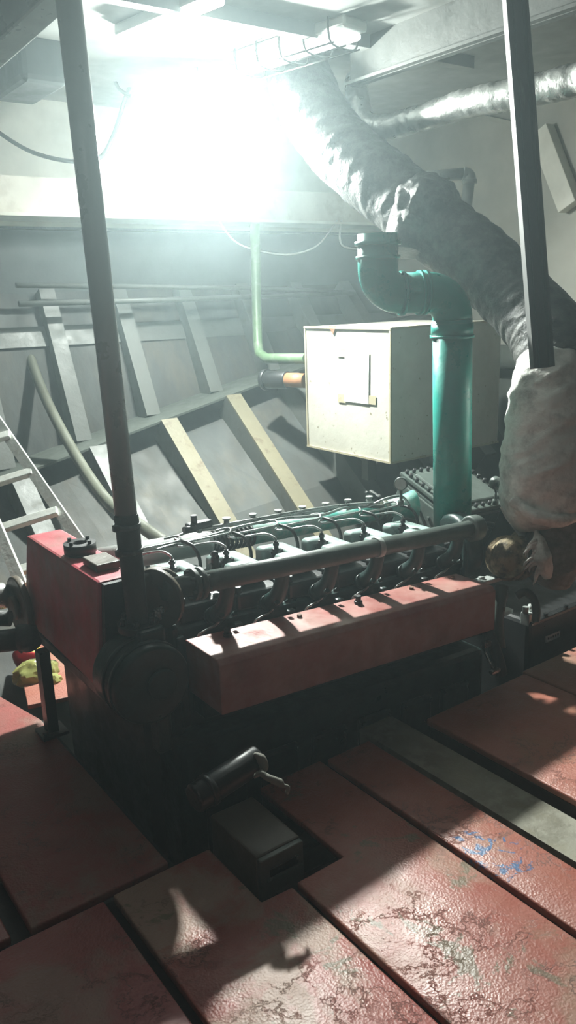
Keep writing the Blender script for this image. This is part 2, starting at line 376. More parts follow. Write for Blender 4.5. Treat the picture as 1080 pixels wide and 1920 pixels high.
# ------------------------------------------------------------------ engine (slopes down to the right)
EX, SL = 1.16, -.0594
def E(x, y, h): return V((x, y, h+SL*(x-EX)))
def erot(): return Matrix.Rotation(-math.atan(SL), 3, 'Y')
eng = thing('marine_engine', (1.9, 2.45, -.5), 'long dark green six-cylinder marine diesel engine in the floor pit with a red side cover', 'engine')
def ebox(m, x0, x1, y0, y1, h0, h1, bev=.01):
    pts = [E(x0, y0, h0), E(x1, y0, h0), E(x1, y1, h0), E(x0, y1, h0), E(x0, y0, h1), E(x1, y0, h1), E(x1, y1, h1), E(x0, y1, h1)]
    return m.hexa(pts, bev)
m = MB(); ebox(m, 1.08, 2.62, 2.17, 2.86, -.42, .14, .03); ebox(m, 1.04, 2.66, 2.10, 2.92, -.52, -.40, .015)
m.build('crankcase', 'engine', eng)
m = MB(); ebox(m, 1.12, 2.58, 2.27, 2.78, .13, .52, .02)
for i in range(7):
    x = 1.16+.2325*i; ebox(m, x-.018, x+.018, 2.245, 2.3, .16, .50, .008)
m.build('cylinder_block', 'engine', eng)
for i in range(6):                         # crankcase doors
    x = 1.25+.2325*i; m = MB(); ebox(m, x-.085, x+.085, 2.145, 2.175, -.30, .02, .02)
    for a, c in ((-.07, -.28), (.07, -.28), (-.07, 0), (.07, 0)): m.cyl(E(x+a, 2.150, c), E(x+a, 2.135, c), .009, 6)
    m.build('crankcase_door', 'engine', eng)
# red cover along the side
cov = MB(); P = [(2.0, .315), (2.0, .485), (2.018, .503), (2.215, .503), (2.215, .315)]
m = cov
m.prism([(p[0], p[1]) for p in P], (1.158, 0, 0), (0, 1, 0), (0, 0, 1), (1.312, 0, 1.312*SL), bev=.004)
o = m.build('side_cover', 'red_cover', eng)
m = MB(); m.prism([(2.02, .30), (2.02, .318), (2.26, .318), (2.26, .30)], (1.18, 0, 0), (0, 1, 0), (0, 0, 1), (1.27, 0, 1.27*SL)); ebox(m, 1.2, 2.44, 2.19, 2.27, .20, .48, .01)
m.build('pump_casing', 'engine', eng)
for x in (1.29, 1.87):                      # cover knobs
    m = MB(); p = E(x, 2.16, .503); m.cyl(p, p+V((0, 0, .012)), .016, 12, .003); m.cyl(p+V((0, 0, .012)), p+V((0, 0, .032)), .012, 6); m.build('cover_knob', 'black', o)
for x in (1.6, 2.16, 2.40): m = MB(); p = E(x, 2.17, .503); m.cyl(p, p+V((0, 0, .010)), .010, 6); m.build('cover_bolt', 'rust', o)
# coolant manifold
man = MB(); A, B = E(1.085, 2.2, .695), E(2.555, 2.2, .695)
man.tube([A, E(1.8, 2.2, .695), B], .036, 24); mo = man.build('coolant_manifold', 'engine_grey', eng)
m = MB(); d = (B-A).normalized()
m.cyl(B-d*.03, B+d*.028, .056, 28, .008)
for k in range(6): a = k*math.pi/3; q = B+d*.028+V((0, math.cos(a), math.sin(a)))*.043; m.cyl(q-d*.02, q+d*.012, .007, 6)
m.build('end_flange', 'engine_grey', mo)
m = MB(); c = E(1.205, 2.2, .695); m.cyl(c-d*.022, c-d*.004, .055, 24, .004); m.cyl(c+d*.004, c+d*.022, .055, 24, .004)
for k in range(6): a = k*math.pi/3+.3; q = c+V((0, math.cos(a), math.sin(a)))*.044; m.cyl(q-d*.035, q+d*.035, .006, 6)
m.build('pipe_flange', 'engine_grey', mo)
m = MB(); c = E(2.005, 2.2, .695); m.ring(c-d*.012, d, .0365, .040, .024); m.build('pipe_clamp', 'silver', mo)
for i in range(6):                          # branch elbows down to the block
    x = 1.33+.228*i; m = MB()
    m.tube([E(x, 2.205, .685), E(x, 2.215, .63), E(x-.008, 2.235, .575), E(x-.016, 2.285, .53)], [.026, .027, .030, .036], 16, smooth=6)
    m.tube([E(x-.03, 2.262, .545), E(x-.03, 2.280, .535)], .03, 14)
    q = E(x-.04, 2.20, .56); m.cyl(q, q+V((0, -.012, .012)), .010, 6); q = E(x+.03, 2.23, .545); m.cyl(q, q+V((0, -.016, .010)), .009, 6)
    m.build('branch_elbow', 'engine', mo)
# cylinder heads with U-shaped rocker covers and injectors
U = [(-.074, -.115), (.070, -.115), (.070, .095), (-.074, .095), (-.074, .028), (.006, .028), (.006, -.035), (-.074, -.035)]
for i in range(6):
    x = 1.295+.229*i
    m = MB(); ebox(m, x-.10, x+.10, 2.30, 2.66, .515, .585, .012)
    for a, c in ((-.085, 2.32), (.085, 2.32), (-.085, 2.63), (.085, 2.63)): q = E(x+a, c, .585); m.cyl(q, q+V((0, 0, .022)), .013, 6)
    hd = m.build('cylinder_head', 'black', eng)
    m = MB(); m.prism(U, E(x, 2.48, .583), (1, 0, SL), (0, 1, 0), (0, 0, .082), bev=.022, seg=4); o = m.build('rocker_cover', 'head', hd); smooth_all(o, 60)
    m = MB(); q = E(x-.03, 2.477, .585); m.cyl(q, q+V((0, 0, .085)), .017, 14, .003); m.cyl(q+V((0, 0, .085)), q+V((0, 0, .115)), .009, 8); m.cyl(q+V((-.022, 0, .07)), q+V((.03, 0, .07)), .006, 8)
    m.cyl(q+V((0, 0, .097)), q+V((0, 0, .108)), .013, 6)
    m.build('injector', 'black', hd)
    # fuel pipe looping back to the rail
    t0 = q+V((0, 0, .115)); m = MB()
    m.tube([t0, t0+V((0, .01, .012)), t0+V((-.02, .05, .022)), t0+V((-.09, .10, .012)), t0+V((-.13, .13, .010)), t0+V((-.10, .155, .012)), t0+V((.03, .135, .016)), t0+V((.11, .15, .012)), t0+V((.13, .19, .018)), t0+V((.08, .21, .012))], .0048, 8, smooth=6)
    m.build('fuel_pipe', 'fuel', hd)
    m = MB(); t1 = E(x+.11, 2.43, .60)
    m.tube([t1+V((0, .10, -.02)), t1+V((.004, .10, .06)), t1+V((-.005, .13, .11)), t1+V((-.02, .19, .12))], .007, 8, smooth=5)
    m.build('drain_pipe', 'black', hd)
    m = MB(); q = E(x-.05, 2.235, .47); m.tube([q+V((-.04, .0, -.06)), q+V((-.03, .0, .02)), q+V((0, .0, .038)), q+V((.04, .005, .042)), q+V((.07, .01, .056))], .0045, 8, smooth=6)
    m.build('delivery_pipe', 'fuel', hd)
# fuel rail and fittings over the heads
m = MB(); m.tube([E(1.50, 2.72, .722), E(1.8, 2.72, .722), E(2.3, 2.72, .722), E(2.50, 2.71, .70)], .009, 10)
m.tube([E(1.20, 2.60, .69), E(1.32, 2.62, .705), E(1.55, 2.66, .71), E(1.70, 2.68, .72), E(1.9, 2.68, .725), E(2.1, 2.66, .72), E(2.25, 2.68, .73), E(2.36, 2.66, .725), E(2.44, 2.62, .76), E(2.52, 2.60, .765), E(2.555, 2.58, .72)], .0065, 8, smooth=8)
m.tube([E(1.46, 2.64, .69), E(1.40, 2.70, .705), E(1.5, 2.74, .715), E(1.75, 2.70, .735), E(2.0, 2.70, .74), E(2.25, 2.69, .74), E(2.42, 2.64, .74)], .006, 8, smooth=8)
for k in range(8):
    q = E(1.52+.13*k, 2.72, .725); m.cyl(q-V((0, 0, .014)), q+V((0, 0, .022)), .012, 8); m.cyl(q+V((0, 0, .022)), q+V((0, 0, .03)), .017, 8)
ro = m.build('fuel_rail', 'fuel', eng)
m = MB(); m.box(E(1.52, 2.72, .742), (.11, .035, .03), None, .006); m.cyl(E(1.50, 2.72, .75), E(1.50, 2.72, .785), .013, 12); m.cyl(E(1.49, 2.70, .735), E(1.44, 2.70, .735), .014, 10); m.build('rail_end_block', 'black', ro)
m = MB(); q = E(1.375, 2.36, .60); m.cyl(q, q+V((0, 0, .12)), .015, 12, .003); m.cyl(q+V((-.03, 0, .05)), q+V((.03, 0, .05)), .010, 8); m.cyl(q+V((-.02, .0, .09)), q+V((.02, 0, .09)), .012, 8); m.cyl(q+V((0, -.02, .125)), q+V((0, .02, .125)), .008, 8); m.ball(q+V((0, 0, .13)), .014, sub=2)
m.build('vent_valve', 'black', eng)
# big pipe behind the heads: silver at the left, teal to the right
m = MB(); m.tube([E(1.05, 2.79, .640), E(1.58, 2.79, .640)], .050, 28); m.tube([E(1.58, 2.79, .640), E(1.60, 2.79, .640), E(1.62, 2.79, .640)], [.05, .047, .036], 28)
bp = m.build('air_manifold', 'silver', eng)
m = MB()
for k in range(10): x = 1.60+.022*k; m.ring(E(x, 2.79, .64), (1, 0, SL), .034, .047, .010)
m.build('ribbed_joint', 'black', bp)
m = MB(); m.tube([E(1.80, 2.79, .640), E(2.62, 2.79, .655)], .042, 28); m.tube([E(2.60, 2.79, .655), E(2.68, 2.79, .66), E(2.76, 2.76, .665)], [.043, .045, .075], 28)
tp = m.build('air_duct', 'teal_pale', eng)
m = MB(); m.ring(E(2.52, 2.79, .653), (1, 0, SL), .043, .049, .04); m.ring(E(2.57, 2.79, .654), (1, 0, SL), .043, .049, .03); m.build('hose_clamp', 'olive', tp)
m = MB(); q = E(2.50, 2.77, .71); m.cyl(q-V((0, 0, .02)), q+V((0, 0, .03)), .008, 8); m.box(q+V((0, 0, .035)), (.10, .018, .014), Matrix.Rotation(.4, 3, 'Y'), .004); m.box(q+V((.01, 0, .035)), (.018, .07, .014), Matrix.Rotation(.3, 3, 'X'), .004); m.cyl(q+V((-.05, 0, .01)), q+V((.05, .01, .02)), .008, 8)
m.build('wing_clamp', 'channel', tp)
# charge air cooler at the far end, with bolted lid
cc = V((3.042,2.800,0.467)); rt = Matrix.Rotation(math.radians(22), 3, 'X') @ Matrix.Rotation(math.radians(3.4), 3, 'Y')
m = MB(); m.box(cc, (.40, .34, .28), rt, .012); co = m.build('air_cooler', 'engine', eng)
m = MB(); m.box(cc+rt @ V((0, 0, .15)), (.46, .40, .022), rt, .005); m.box(cc+rt @ V((0, 0, .118)), (.45, .39, .018), rt, .004); m.box(cc+rt @ V((0, 0, .166)), (.36, .30, .02), rt, .01)
lid = m.build('cooler_lid', 'engine_grey', co)
for k in range(9):
    for sy in (-1, 1): m = MB(); q = cc+rt @ V((-.205+.051*k, sy*.178, .16)); m.cyl(q, q+rt @ V((0, 0, .022)), .010, 6); m.build('lid_bolt', 'black', co)
for k in range(7):
    for sx in (-1, 1): m = MB(); q = cc+rt @ V((sx*.212, -.13+.045*k, .16)); m.cyl(q, q+rt @ V((0, 0, .022)), .010, 6); m.build('lid_bolt', 'black', co)
m = MB(); m.box(cc+rt @ V((-.215, 0, .05)), (.03, .36, .12), rt, .006)
for k in range(5): q = cc+rt @ V((-.23, -.14+.07*k, .05)); m.cyl(q, q+rt @ V((-.014, 0, 0)), .011, 6)
m.build('cooler_flange', 'engine_grey', co)
for nm, p, ax in (('pressure_gauge', (2.428,2.508,0.775), (-.75, -.62, .1)), ('pressure_gauge', (2.820,2.305,0.747), (.2, .95, .1))):
    p = V(p); ax = V(ax).normalized(); m = MB(); m.cyl(p-ax*.016, p+ax*.016, .030, 24, .004); m.cyl(p-V((0, 0, .03)), p-V((0, 0, .10)), .007, 8); m.cyl(p-V((0, 0, .075)), p-V((0, 0, .10)), .015, 6)
    m.cyl(p-ax*.014, p-ax*.04, .016, 12)
    g = m.build(nm, 'engine_grey', eng); m = MB(); m.cyl(p+ax*.0155, p+ax*.018, .025, 24); m.build('gauge_dial', 'gauge', g)
# turbocharger
tc = V((2.652,2.083,0.482))
m = MB(); m.ball(tc, .092, (1, .8, 1.05), 4, lambda d: .03*noise.noise(d*3)); m.ring(tc-V((-.8, -.3, .5)).normalized()*.008+V((-.8, -.3, .5)).normalized()*.04, (-.8, -.3, .5), .06, .093, .012); m.tube([tc+V((.04, 0, -.03)), tc+V((.12, .03, -.02)), tc+V((.22, .05, .02))], [.08, .09, .09], 24)
tu = m.build('turbocharger', 'turbo', eng)
m = MB(); m.cyl(tc+V((-.06, .28, .0)), tc+V((.02, .26, 0)), .15, 32, .02); m.cyl(tc+V((-.14, .28, .01)), tc+V((-.06, .28, 0)), .05, 24, .01); m.build('compressor_housing', 'engine', tu)
m = MB(); m.sheet([[(2.722,2.198,0.672), (2.825,2.144,0.656)], [(2.719,2.158,0.625), (2.816,2.109,0.609)], [(2.740,2.110,0.562), (2.787,2.084,0.548)]], (.006, .008, 0)); m.build('heat_shield', 'lag_light', tu)
m = MB(); m.tube([(2.519,2.209,0.268), (2.577,2.261,0.547), (2.608,2.254,0.595), (2.663,2.242,0.601), (2.722,2.232,0.585)], .012, 10, smooth=6); m.build('oil_pipe', 'engine', tu)
m = MB(); m.tube([(2.603,2.080,0.369), (2.574,2.060,0.322), (2.550,2.045,0.225), (2.541,2.019,0.127)], [.03, .026, .02, .02], 14, smooth=4); m.cyl((2.595,2.079,0.348), (2.590,2.073,0.321), .034, 8); m.tube([(2.670,2.053,0.317), (2.704,2.033,0.333), (2.727,2.008,0.305), (2.729,1.990,0.254), (2.717,1.984,0.210)], .018, 12, smooth=6)
m.build('oil_drain_hose', 'engine_grey', tu)
m = MB(); m.box((2.513,2.107,0.408), (.20, .05, .02), Matrix.Rotation(.06, 3, 'Y'), .004); m.cyl((2.514,2.113,0.428), (2.511,2.110,0.412), .014, 8); m.cyl((2.583,2.108,0.410), (2.580,2.105,0.392), .012, 8)
m.build('rear_bracket', 'silver', eng)
# front gear end, drum and pump
m = MB(); m.cyl((1.094,2.244,0.661), (1.091,2.297,0.661), .095, 30, .01); m.ring((1.091,2.240,0.663), (-.9, -.4, 0), .05, .1, .02); m.build('thermostat_housing', 'brownplate', eng)
m = MB(); ebox(m, 1.112, 1.16, 2.25, 2.8, -.1, .55, .02); m.build('gear_case', 'engine', eng)
m = MB(); m.cyl((.965, 2.07, .455), (.965, 2.25, .455), .128, 48, .012); m.ring((.965, 2.10, .455), (0, 1, 0), .127, .133, .018); m.ring((.965, 2.15, .455), (0, 1, 0), .127, .133, .018)
dr = m.build('filter_drum', 'engine', eng)
m = MB(); m.cyl((.99, 2.055, .455), (.99, 2.07, .455), .05, 32, .006); m.build('drum_boss', 'engine', dr)
m = MB(); m.box((1.0, 2.12, .28), (.05, .06, .16), None, .01); m.build('drum_bracket', 'engine', dr)
m = MB(); m.box((1.0, 2.17, .59), (.09, .10, .05), None, .01); m.build('drum_neck', 'engine', dr)
m = MB()
for k, (px, py) in enumerate(((290,1150), (296,1160), (318,1150), (322,1162), (300,1172), (282,1165))):
    q = V((1.05+.018*k, 2.2+.012*(k % 3), .60)); m.cyl(q, q+V((0, 0, .03)), .009, 6); m.cyl(q+V((0, 0, .03)), q+V((0, 0, .04)), .006, 6)
m.build('flange_studs', 'steel', dr)

# ------------------------------------------------------------------ crimson header tank
tk = thing('header_tank', (.98, 2.65, 0.), 'crimson header tank with a black filler flange on top, left of the grey pillar', 'tank')
m = MB(); m.hexa([(.885, 2.32, .365), (1.10, 2.32, .365), (1.10, 3.10, .365), (.905, 3.10, .365), (.910, 2.30, .742), (1.055, 2.30, .742), (1.055, 2.985, .742), (.915, 2.985, .742)], .010)
m.build('tank_body', 'red', tk)
m = MB(); m.hexa([(.90, 2.293, .372), (1.09, 2.293, .372), (1.09, 2.318, .372), (.90, 2.318, .372), (.922, 2.279, .735), (1.045, 2.279, .735), (1.045, 2.301, .735), (.922, 2.301, .735)]); m.build('end_plate', 'black', tk)
m = MB(); q = V((.985, 2.62, .742)); m.ring(q, (0, 0, 1), .0, .052, .008); m.ring(q+V((0, 0, .008)), (0, 0, 1), .026, .056, .034)
for k in range(4): a = k*math.pi/2+.5; w_ = q+V((math.cos(a)*.044, math.sin(a)*.044, .042)); m.cyl(w_, w_+V((0, 0, .012)), .007, 6)
m.build('filler_flange', 'black', tk)
m = MB(); m.box((.985, 2.44, .757), (.085, .12, .026), None, .004); m.build('cover_plate', 'brownplate', tk)
m = MB(); m.box((.98, 2.66, .345), (.17, .76, .04), None, .004); m.box((.865, 2.80, .17), (.04, .05, .35)); m.box((.865, 2.80, .008), (.10, .10, .012)); m.box((1.0, 2.55, .02), (.05, .7, .66)); m.cyl((.83, 2.77, .014), (.83, 2.77, .03), .01, 6)
m.build('support_stand', 'black', tk)
m = MB(); m.cyl((.872, 3.08, .43), (.900, 3.08, .43), .125, 36, .006); m.cyl((.85, 3.08, .43), (.872, 3.08, .43), .05, 24)
o = m.build('belt_pulley', 'brownplate', tk)

# grey pillar pipe with rubber sleeve
pp = thing('pillar_pipe', (.985, 2.19, .6), 'tall grey vertical pipe rising from the engine front to the ceiling', 'pipe')
m = MB(); a, c = V((.99, 2.2, .60)), V((.935, 2.19, CZ)); m.tube([a+(c-a)*.17, c], .0335, 28); m.build('pipe_body', 'pillar', pp)
m = MB(); d = (c-a).normalized()
m.tube([a, a+d*.1, a+d*.2, a+d*.3, a+d*.36, a+d*.372], [.032, .034, .036, .037, .037, .035], 24, smooth=5, fn=lambda s_, t, p: .06*noise.noise(p*22))
m.build('rubber_sleeve', 'rubber', pp)
for f_ in (.33, .25):
    m = MB(); m.ring(a+d*f_, d, .035, .041, .014); m.box(a+d*(f_+.007)+V((-.041, -.01, 0)), (.02, .02, .02), None, .003); m.build('hose_clip', 'channel', pp)
m = MB(); m.cyl(a-d*.005, a+d*.02, .065, 28, .003)
for k in range(6): t = k*math.pi/3; q = a+V((math.cos(t), math.sin(t), 0))*.052; m.cyl(q+V((0, 0, .02)), q+V((0, 0, .04)), .009, 6)
m.build('foot_flange', 'black', pp)

# ------------------------------------------------------------------ teal pipe with bends
gp = thing('teal_pipe', (2.710,2.476,0.522), 'thick glossy teal vertical pipe with bends at its top, before the cream box tank', 'pipe')
g0, g1 = V((2.70, 2.45, .50)), V((2.672, 2.45, 1.47))
r = .0855
gx = V((-.85, .42, 0)).normalized()
el = [g1+V((0, 0, .0))]
def arc(c, u, v, R, a0, a1, n=12): return [c+u*(R*math.cos(a0+(a1-a0)*k/n))+v*(R*math.sin(a0+(a1-a0)*k/n)) for k in range(n+1)]
m = MB(); m.tube([g0, g1], r, 40); m.build('straight_pipe', 'teal', gp)
Rb = .115; c1 = g1+gx*Rb; up = V((0, 0, 1))
a1 = arc(c1, -gx, up, Rb, 0, math.pi/2)
e1 = a1[-1]; e2 = e1+gx*.115; c2 = e2+up*.10
m = MB(); m.tube(a1+[e2], r*.985, 40); m.build('lower_bend', 'teal', gp)
a2 = arc(c2, -up, gx, .10, 0, math.pi/2)
m = MB(); m.tube(a2+[a2[-1]+up*.14], r*.98, 40); m.build('upper_bend', 'teal', gp)
m = MB(); m.ring(g1-V((0, 0, .065)), (0, 0, 1), r*.99, r*1.06, .05, 40); m.ring(g1-V((0, 0, .078)), (0, 0, 1), r*.99, r*1.11, .013, 40)
for t in (.005, .028, .105): m.ring(e1+gx*t, gx, r*.97, r*1.08, .012, 40)
m.ring(a2[-1]+up*.04, up, r*.97, r*1.08, .014, 40); m.ring(a2[-1]+up*.095, up, r*.97, r*1.12, .016, 40)
m.build('joint_collars', 'teal', gp)

# ------------------------------------------------------------------ lagged exhaust pipe
ex = thing('lagged_exhaust_pipe', (2.881,2.043,0.361), 'fat cloth-wrapped exhaust pipe curving from the turbocharger up to the ceiling', 'pipe')
path = [(2.996,3.975,2.951), (2.933,3.803,2.683), (2.906,3.620,2.459), (2.915,3.377,2.248), (2.961,3.130,2.065), (3.024,2.898,1.889), (3.080,2.674,1.724), (3.090,2.457,1.555), (3.065,2.255,1.393), (3.024,2.148,1.251)]
R1 = [.170, .170, .170, .168, .166, .168, .162, .160, .165, .165]
m = MB(); m.tube(path, R1, 72, smooth=26, fn=wrinkle(.050, 9, 60, 0, .8, .9)); m.build('dark_lagging', 'lag_dark', ex)
path2 = [(2.990,2.164,1.302), (2.958,2.147,1.222), (2.928,2.129,1.101), (2.892,2.103,0.947), (2.858,2.077,0.793), (2.859,2.063,0.677), (2.869,2.051,0.625)]
m = MB(); m.tube(path2, [.12, .15, .165, .176, .182, .18, .14], 80, smooth=30, fn=wrinkle(.060, 6, 26, 4, 1.6, 1.1)); m.build('pale_lagging', 'lag_light', ex)
path3 = [(2.906,2.068,0.680), (2.897,2.041,0.579), (2.876,2.026,0.489), (2.844,2.025,0.419), (2.816,2.029,0.368), (2.800,2.032,0.342)]
m = MB(); m.tube(path3, [.14, .132, .128, .122, .10, .03], 64, smooth=22, fn=wrinkle(.07, 9, 30, 9, 1.6, 1.2)); m.build('flange_lagging', 'lag_mid', ex)
m = MB(); q = V((2.976,2.905,1.961)); m.ball(q, .165, (1.1, .9, 1.0), 5, lambda d: .10*noise.noise(d*2.5)+.05*noise.noise(d*7)); m.build('branch_lagging', 'lag_dark', ex)
m = MB(); q = V((2.889,2.924,1.828)); m.tube([(2.922,2.941,1.951), (2.877,2.941,1.854), (2.850,2.931,1.768)], [.11, .10, .085], 40, smooth=12, fn=wrinkle(.05, 14, 50)); m.build('flap_lagging', 'lag_dark', ex)
m = MB(); m.tube([(2.658,2.087,0.737), (2.678,1.979,0.686), (2.755,1.917,0.668), (2.859,1.895,0.673)], [.02, .03, .03, .02], 16, smooth=10, fn=lambda s_, t, p: .35*noise.noise(p*18)); m.build('cloth_hem', 'lag_light', ex)
m = MB(); m.tube([(2.726,2.007,0.606), (2.699,1.974,0.564), (2.685,1.939,0.506), (2.694,1.920,0.429)], [.010, .026, .036, .018], 20, smooth=12, fn=lambda s_, t, p: .45*noise.noise(p*26)); m.build('cloth_flap', 'lag_light', ex)
for i_, f_ in enumerate([((2.685,1.978,0.584), (2.659,1.982,0.577), (2.655,1.995,0.552), (2.641,2.003,0.525)),
        ((2.684,1.974,0.571), (2.657,1.979,0.565), (2.652,1.993,0.537), (2.651,1.990,0.510)),
        ((2.684,1.970,0.558), (2.653,1.979,0.556), (2.646,1.996,0.537), (2.647,1.996,0.518)),
        ((2.685,1.965,0.546), (2.662,1.966,0.537), (2.660,1.976,0.504), (2.650,1.980,0.475)),
        ((2.684,1.961,0.533), (2.659,1.965,0.528), (2.657,1.979,0.507), (2.657,1.978,0.486)),
        ((2.685,1.956,0.520), (2.647,1.969,0.514), (2.634,1.989,0.488), (2.634,1.988,0.465)),
        ((2.685,1.952,0.507), (2.650,1.963,0.501), (2.638,1.982,0.475), (2.617,1.996,0.453)),
        ((2.684,1.948,0.494), (2.653,1.957,0.490), (2.647,1.974,0.471), (2.647,1.974,0.452)),
        ((2.685,1.943,0.481), (2.661,1.945,0.472), (2.659,1.955,0.440), (2.657,1.952,0.408)),
        ((2.685,1.939,0.468), (2.662,1.940,0.460), (2.660,1.950,0.429), (2.648,1.956,0.400)),
        ((2.686,1.934,0.455), (2.663,1.938,0.453), (2.661,1.951,0.433), (2.662,1.951,0.415))]):
    m = MB(); m.tube(list(f_), [.010, .007, .005, .002], 8, smooth=6, fn=lambda s_, t, p: .5*noise.noise(p*60)); m.build('frayed_cloth', 'lag_light', ex)
# hanging channel bar
hc = thing('hanging_channel', (2.546,1.896,1.301), 'dark hanging steel channel bar in front of the lagged exhaust pipe', 'channel bar')
a, c = V((2.566,1.907,1.299)), V((2.602,2.141,2.689)); c = a+(c-a)*((CZ-a.z)/(c.z-a.z)); d = (c-a).normalized(); vw = V((-.56, -.78, .1)).normalized(); sd = d.cross(vw).normalized(); fr = sd.cross(d).normalized()
m = MB(); m.bar(a, c, .075, .012, up=fr); m.bar(a+sd*.034+fr*.02, c+sd*.034+fr*.02, .010, .05, up=fr); m.bar(a-sd*.034+fr*.02, c-sd*.034+fr*.02, .010, .05, up=fr); m.build('channel_body', 'channel', hc)
m = MB(); m.bar(a+fr*.012-sd*.004, c+fr*.012-sd*.004, .006, .012, up=fr); m.build('rod', 'channel', hc)

# foil-wrapped pipe under the ceiling girder
fo = thing('foil_pipe', (2.999,3.346,2.413), 'thin crinkled silver foil-wrapped pipe running below the ceiling at upper right', 'pipe')
m = MB(); m.tube([(3.175,3.635,2.701), (3.088,3.520,2.553), (3.060,3.439,2.441), (3.074,3.288,2.402), (3.050,2.984,2.396), (3.016,2.690,2.397), (3.012,2.367,2.377), (3.009,2.112,2.372), (2.984,1.936,2.365), (3.16,1.2,2.41), (3.16,-.6,2.41)], [.060, .062, .062, .060, .060, .060, .062, .062, .062, .062, .062], 40, smooth=22, fn=wrinkle(.09, 17, 60, 2)); m.build('foil_wrap', 'foil', fo)
m = MB(); m.tube([(3.073,3.039,2.113), (3.100,3.029,2.140), (3.143,2.999,2.144), (3.233,2.934,2.143)], .022, 16); 
m = MB(); m.tube([(3.092,3.058,2.134), (3.262,2.939,2.145)], .028, 18); m.tube([(3.262,2.939,2.145), (3.282,2.922,2.136), (3.283,2.912,2.108)], .032, 18, smooth=5); m.tube([(3.283,2.915,2.118), (3.230,2.890,1.930)], .028, 18); m.ring((3.280,2.909,2.095), (0, 0, 1), .028, .036, .02)
tag(m.build('grey_elbow_pipe', 'silver'), 'thin grey pipe with an elbow rising behind the lagged exhaust pipe', 'pipe')

# ------------------------------------------------------------------ cream box tank
bx = thing('box_tank', (3.55, 3.67, .65), 'cream painted square box tank with a taped paper sheet, behind the teal pipe', 'tank')
m = MB(); m.box((3.56, 3.667, 1.0255), (.92, .765, .747), None, .008); m.build('tank_shell', 'tank', bx)
m = MB()
for z in (.655, 1.397): m.box((3.1, 3.667, z), (.02, .775, .012))
for y in (3.287, 4.047): m.box((3.098, y, 1.026), (.012, .012, .75))
m.box((3.56, 3.287, 1.399), (.92, .02, .012)); m.box((3.56, 3.287, .654), (.92, .02, .012)); m.build('edge_weld', 'tape', bx)
pc = [(3.094,3.665,1.275), (3.094,3.456,1.267), (3.094,3.464,0.972), (3.094,3.677,0.972)]
m = MB(); m.sheet([[pc[0], pc[1]], [pc[3], pc[2]]], (-.002, 0, 0)); m.build('paper_sheet', 'paper', bx)
for q in ((3.095,3.701,1.255), (3.095,3.438,0.998), (3.095,3.702,0.986)): m = MB(); m.box(q, (.002, .07, .05)); m.build('adhesive_tape', 'tape', bx)
m = MB(); tri = [(3.094,3.809,1.407), (3.094,3.739,1.408), (3.094,3.770,1.358)]; vs = [m.bm.verts.new(V(p)) for p in tri]+[m.bm.verts.new(V(p)+V((-.004, 0, 0))) for p in tri]
for f in ((0, 1, 2), (5, 4, 3), (0, 3, 4, 1), (1, 4, 5, 2), (2, 5, 3, 0)): m.bm.faces.new([vs[i] for i in f])
m.build('torn_notch', 'rust', bx)
for c_, d_ in (((3.56, 4.0, .40), (.08, .08, .52)), ((3.3, 3.7, .56), (.06, .06, .2)), ((3.9, 3.7, .52), (.06, .06, .28))):
    m = MB(); m.box(c_, d_); m.build('support_bracket', 'rib_grey', bx)
# pipes left of the box
m = MB(); m.tube([(3.295,4.840,2.068), (3.285,4.840,1.717), (3.206,4.737,1.287), (3.172,4.672,1.211), (3.178,4.593,1.178), (3.181,4.149,1.196)], [.034]*6, 18); 
gpp = tag(m.build('green_pipe', 'green'), 'pale green pipe with a bend entering the cream box tank from the left', 'pipe')
m = MB(); m.tube([(3.076,4.245,1.064), (3.119,4.086,1.064)], .046, 20); op = m.build('orange_pipe', 'orange'); tag(op, 'short rusty orange pipe entering the left side of the cream box tank', 'pipe')
m = MB(); m.cyl((3.037,4.399,1.058), (3.084,4.227,1.065), .058, 24, .01); m.cyl((3.037,4.424,1.056), (3.045,4.393,1.058), .07, 24); m.build('pipe_coupling', 'black', op)
# horizontal olive pipe on the bulkhead
m = MB(); m.tube([(4.80, 1.0, 1.10), (4.80, 4.6, 1.10)], .09, 24); tag(m.build('bulkhead_pipe', 'dado'), 'dark horizontal pipe along the bulkhead right of the cream box tank', 'pipe')
# thin conduits along the hull
m = MB(); m.tube([(1.663,5.020,1.703), (3.357,5.020,1.648), (4.346,5.020,1.593)], .016, 10); tag(m.build('conduit_pipe', 'rib_grey'), 'upper of two thin horizontal pipes along the far hull', 'pipe')
m = MB(); m.tube([(1.653,4.980,1.594), (2.803,4.980,1.586), (4.311,4.980,1.589)], .018, 10); tag(m.build('conduit_pipe', 'rib_grey'), 'lower of two thin horizontal pipes along the far hull', 'pipe')
m = MB(); m.tube([(1.799,5.482,1.628), (1.736,5.173,1.331), (1.703,4.844,1.041), (1.676,4.387,0.761), (1.621,3.860,0.592), (1.612,3.466,0.542), (1.609,3.203,0.514)], .031, 18, smooth=10); tag(m.build('curved_hose', 'olive'), 'long curved grey hose running down the hull behind the grey pillar', 'hose')
# knee bracket at upper right
kb = MB(); vs = []
ps = [(4.840,3.712,2.578), (4.840,3.639,2.566), (4.840,3.384,2.093), (4.840,3.456,2.090)]
kb.bar((4.855,3.690,2.592), (4.855,3.434,2.088), .14, .09, up=(1, 0, 0), bev=.004); tag(kb.build('knee_bracket', 'white'), 'pale diagonal knee bracket on the bulkhead at the upper right', 'bracket')
m = MB(); m.bar((4.860,4.331,2.804), (4.860,3.764,2.621), .03, .03); tag(m.build('cable_tray', 'cream'), 'pale narrow rail on the bulkhead behind the foil pipe', 'rail')

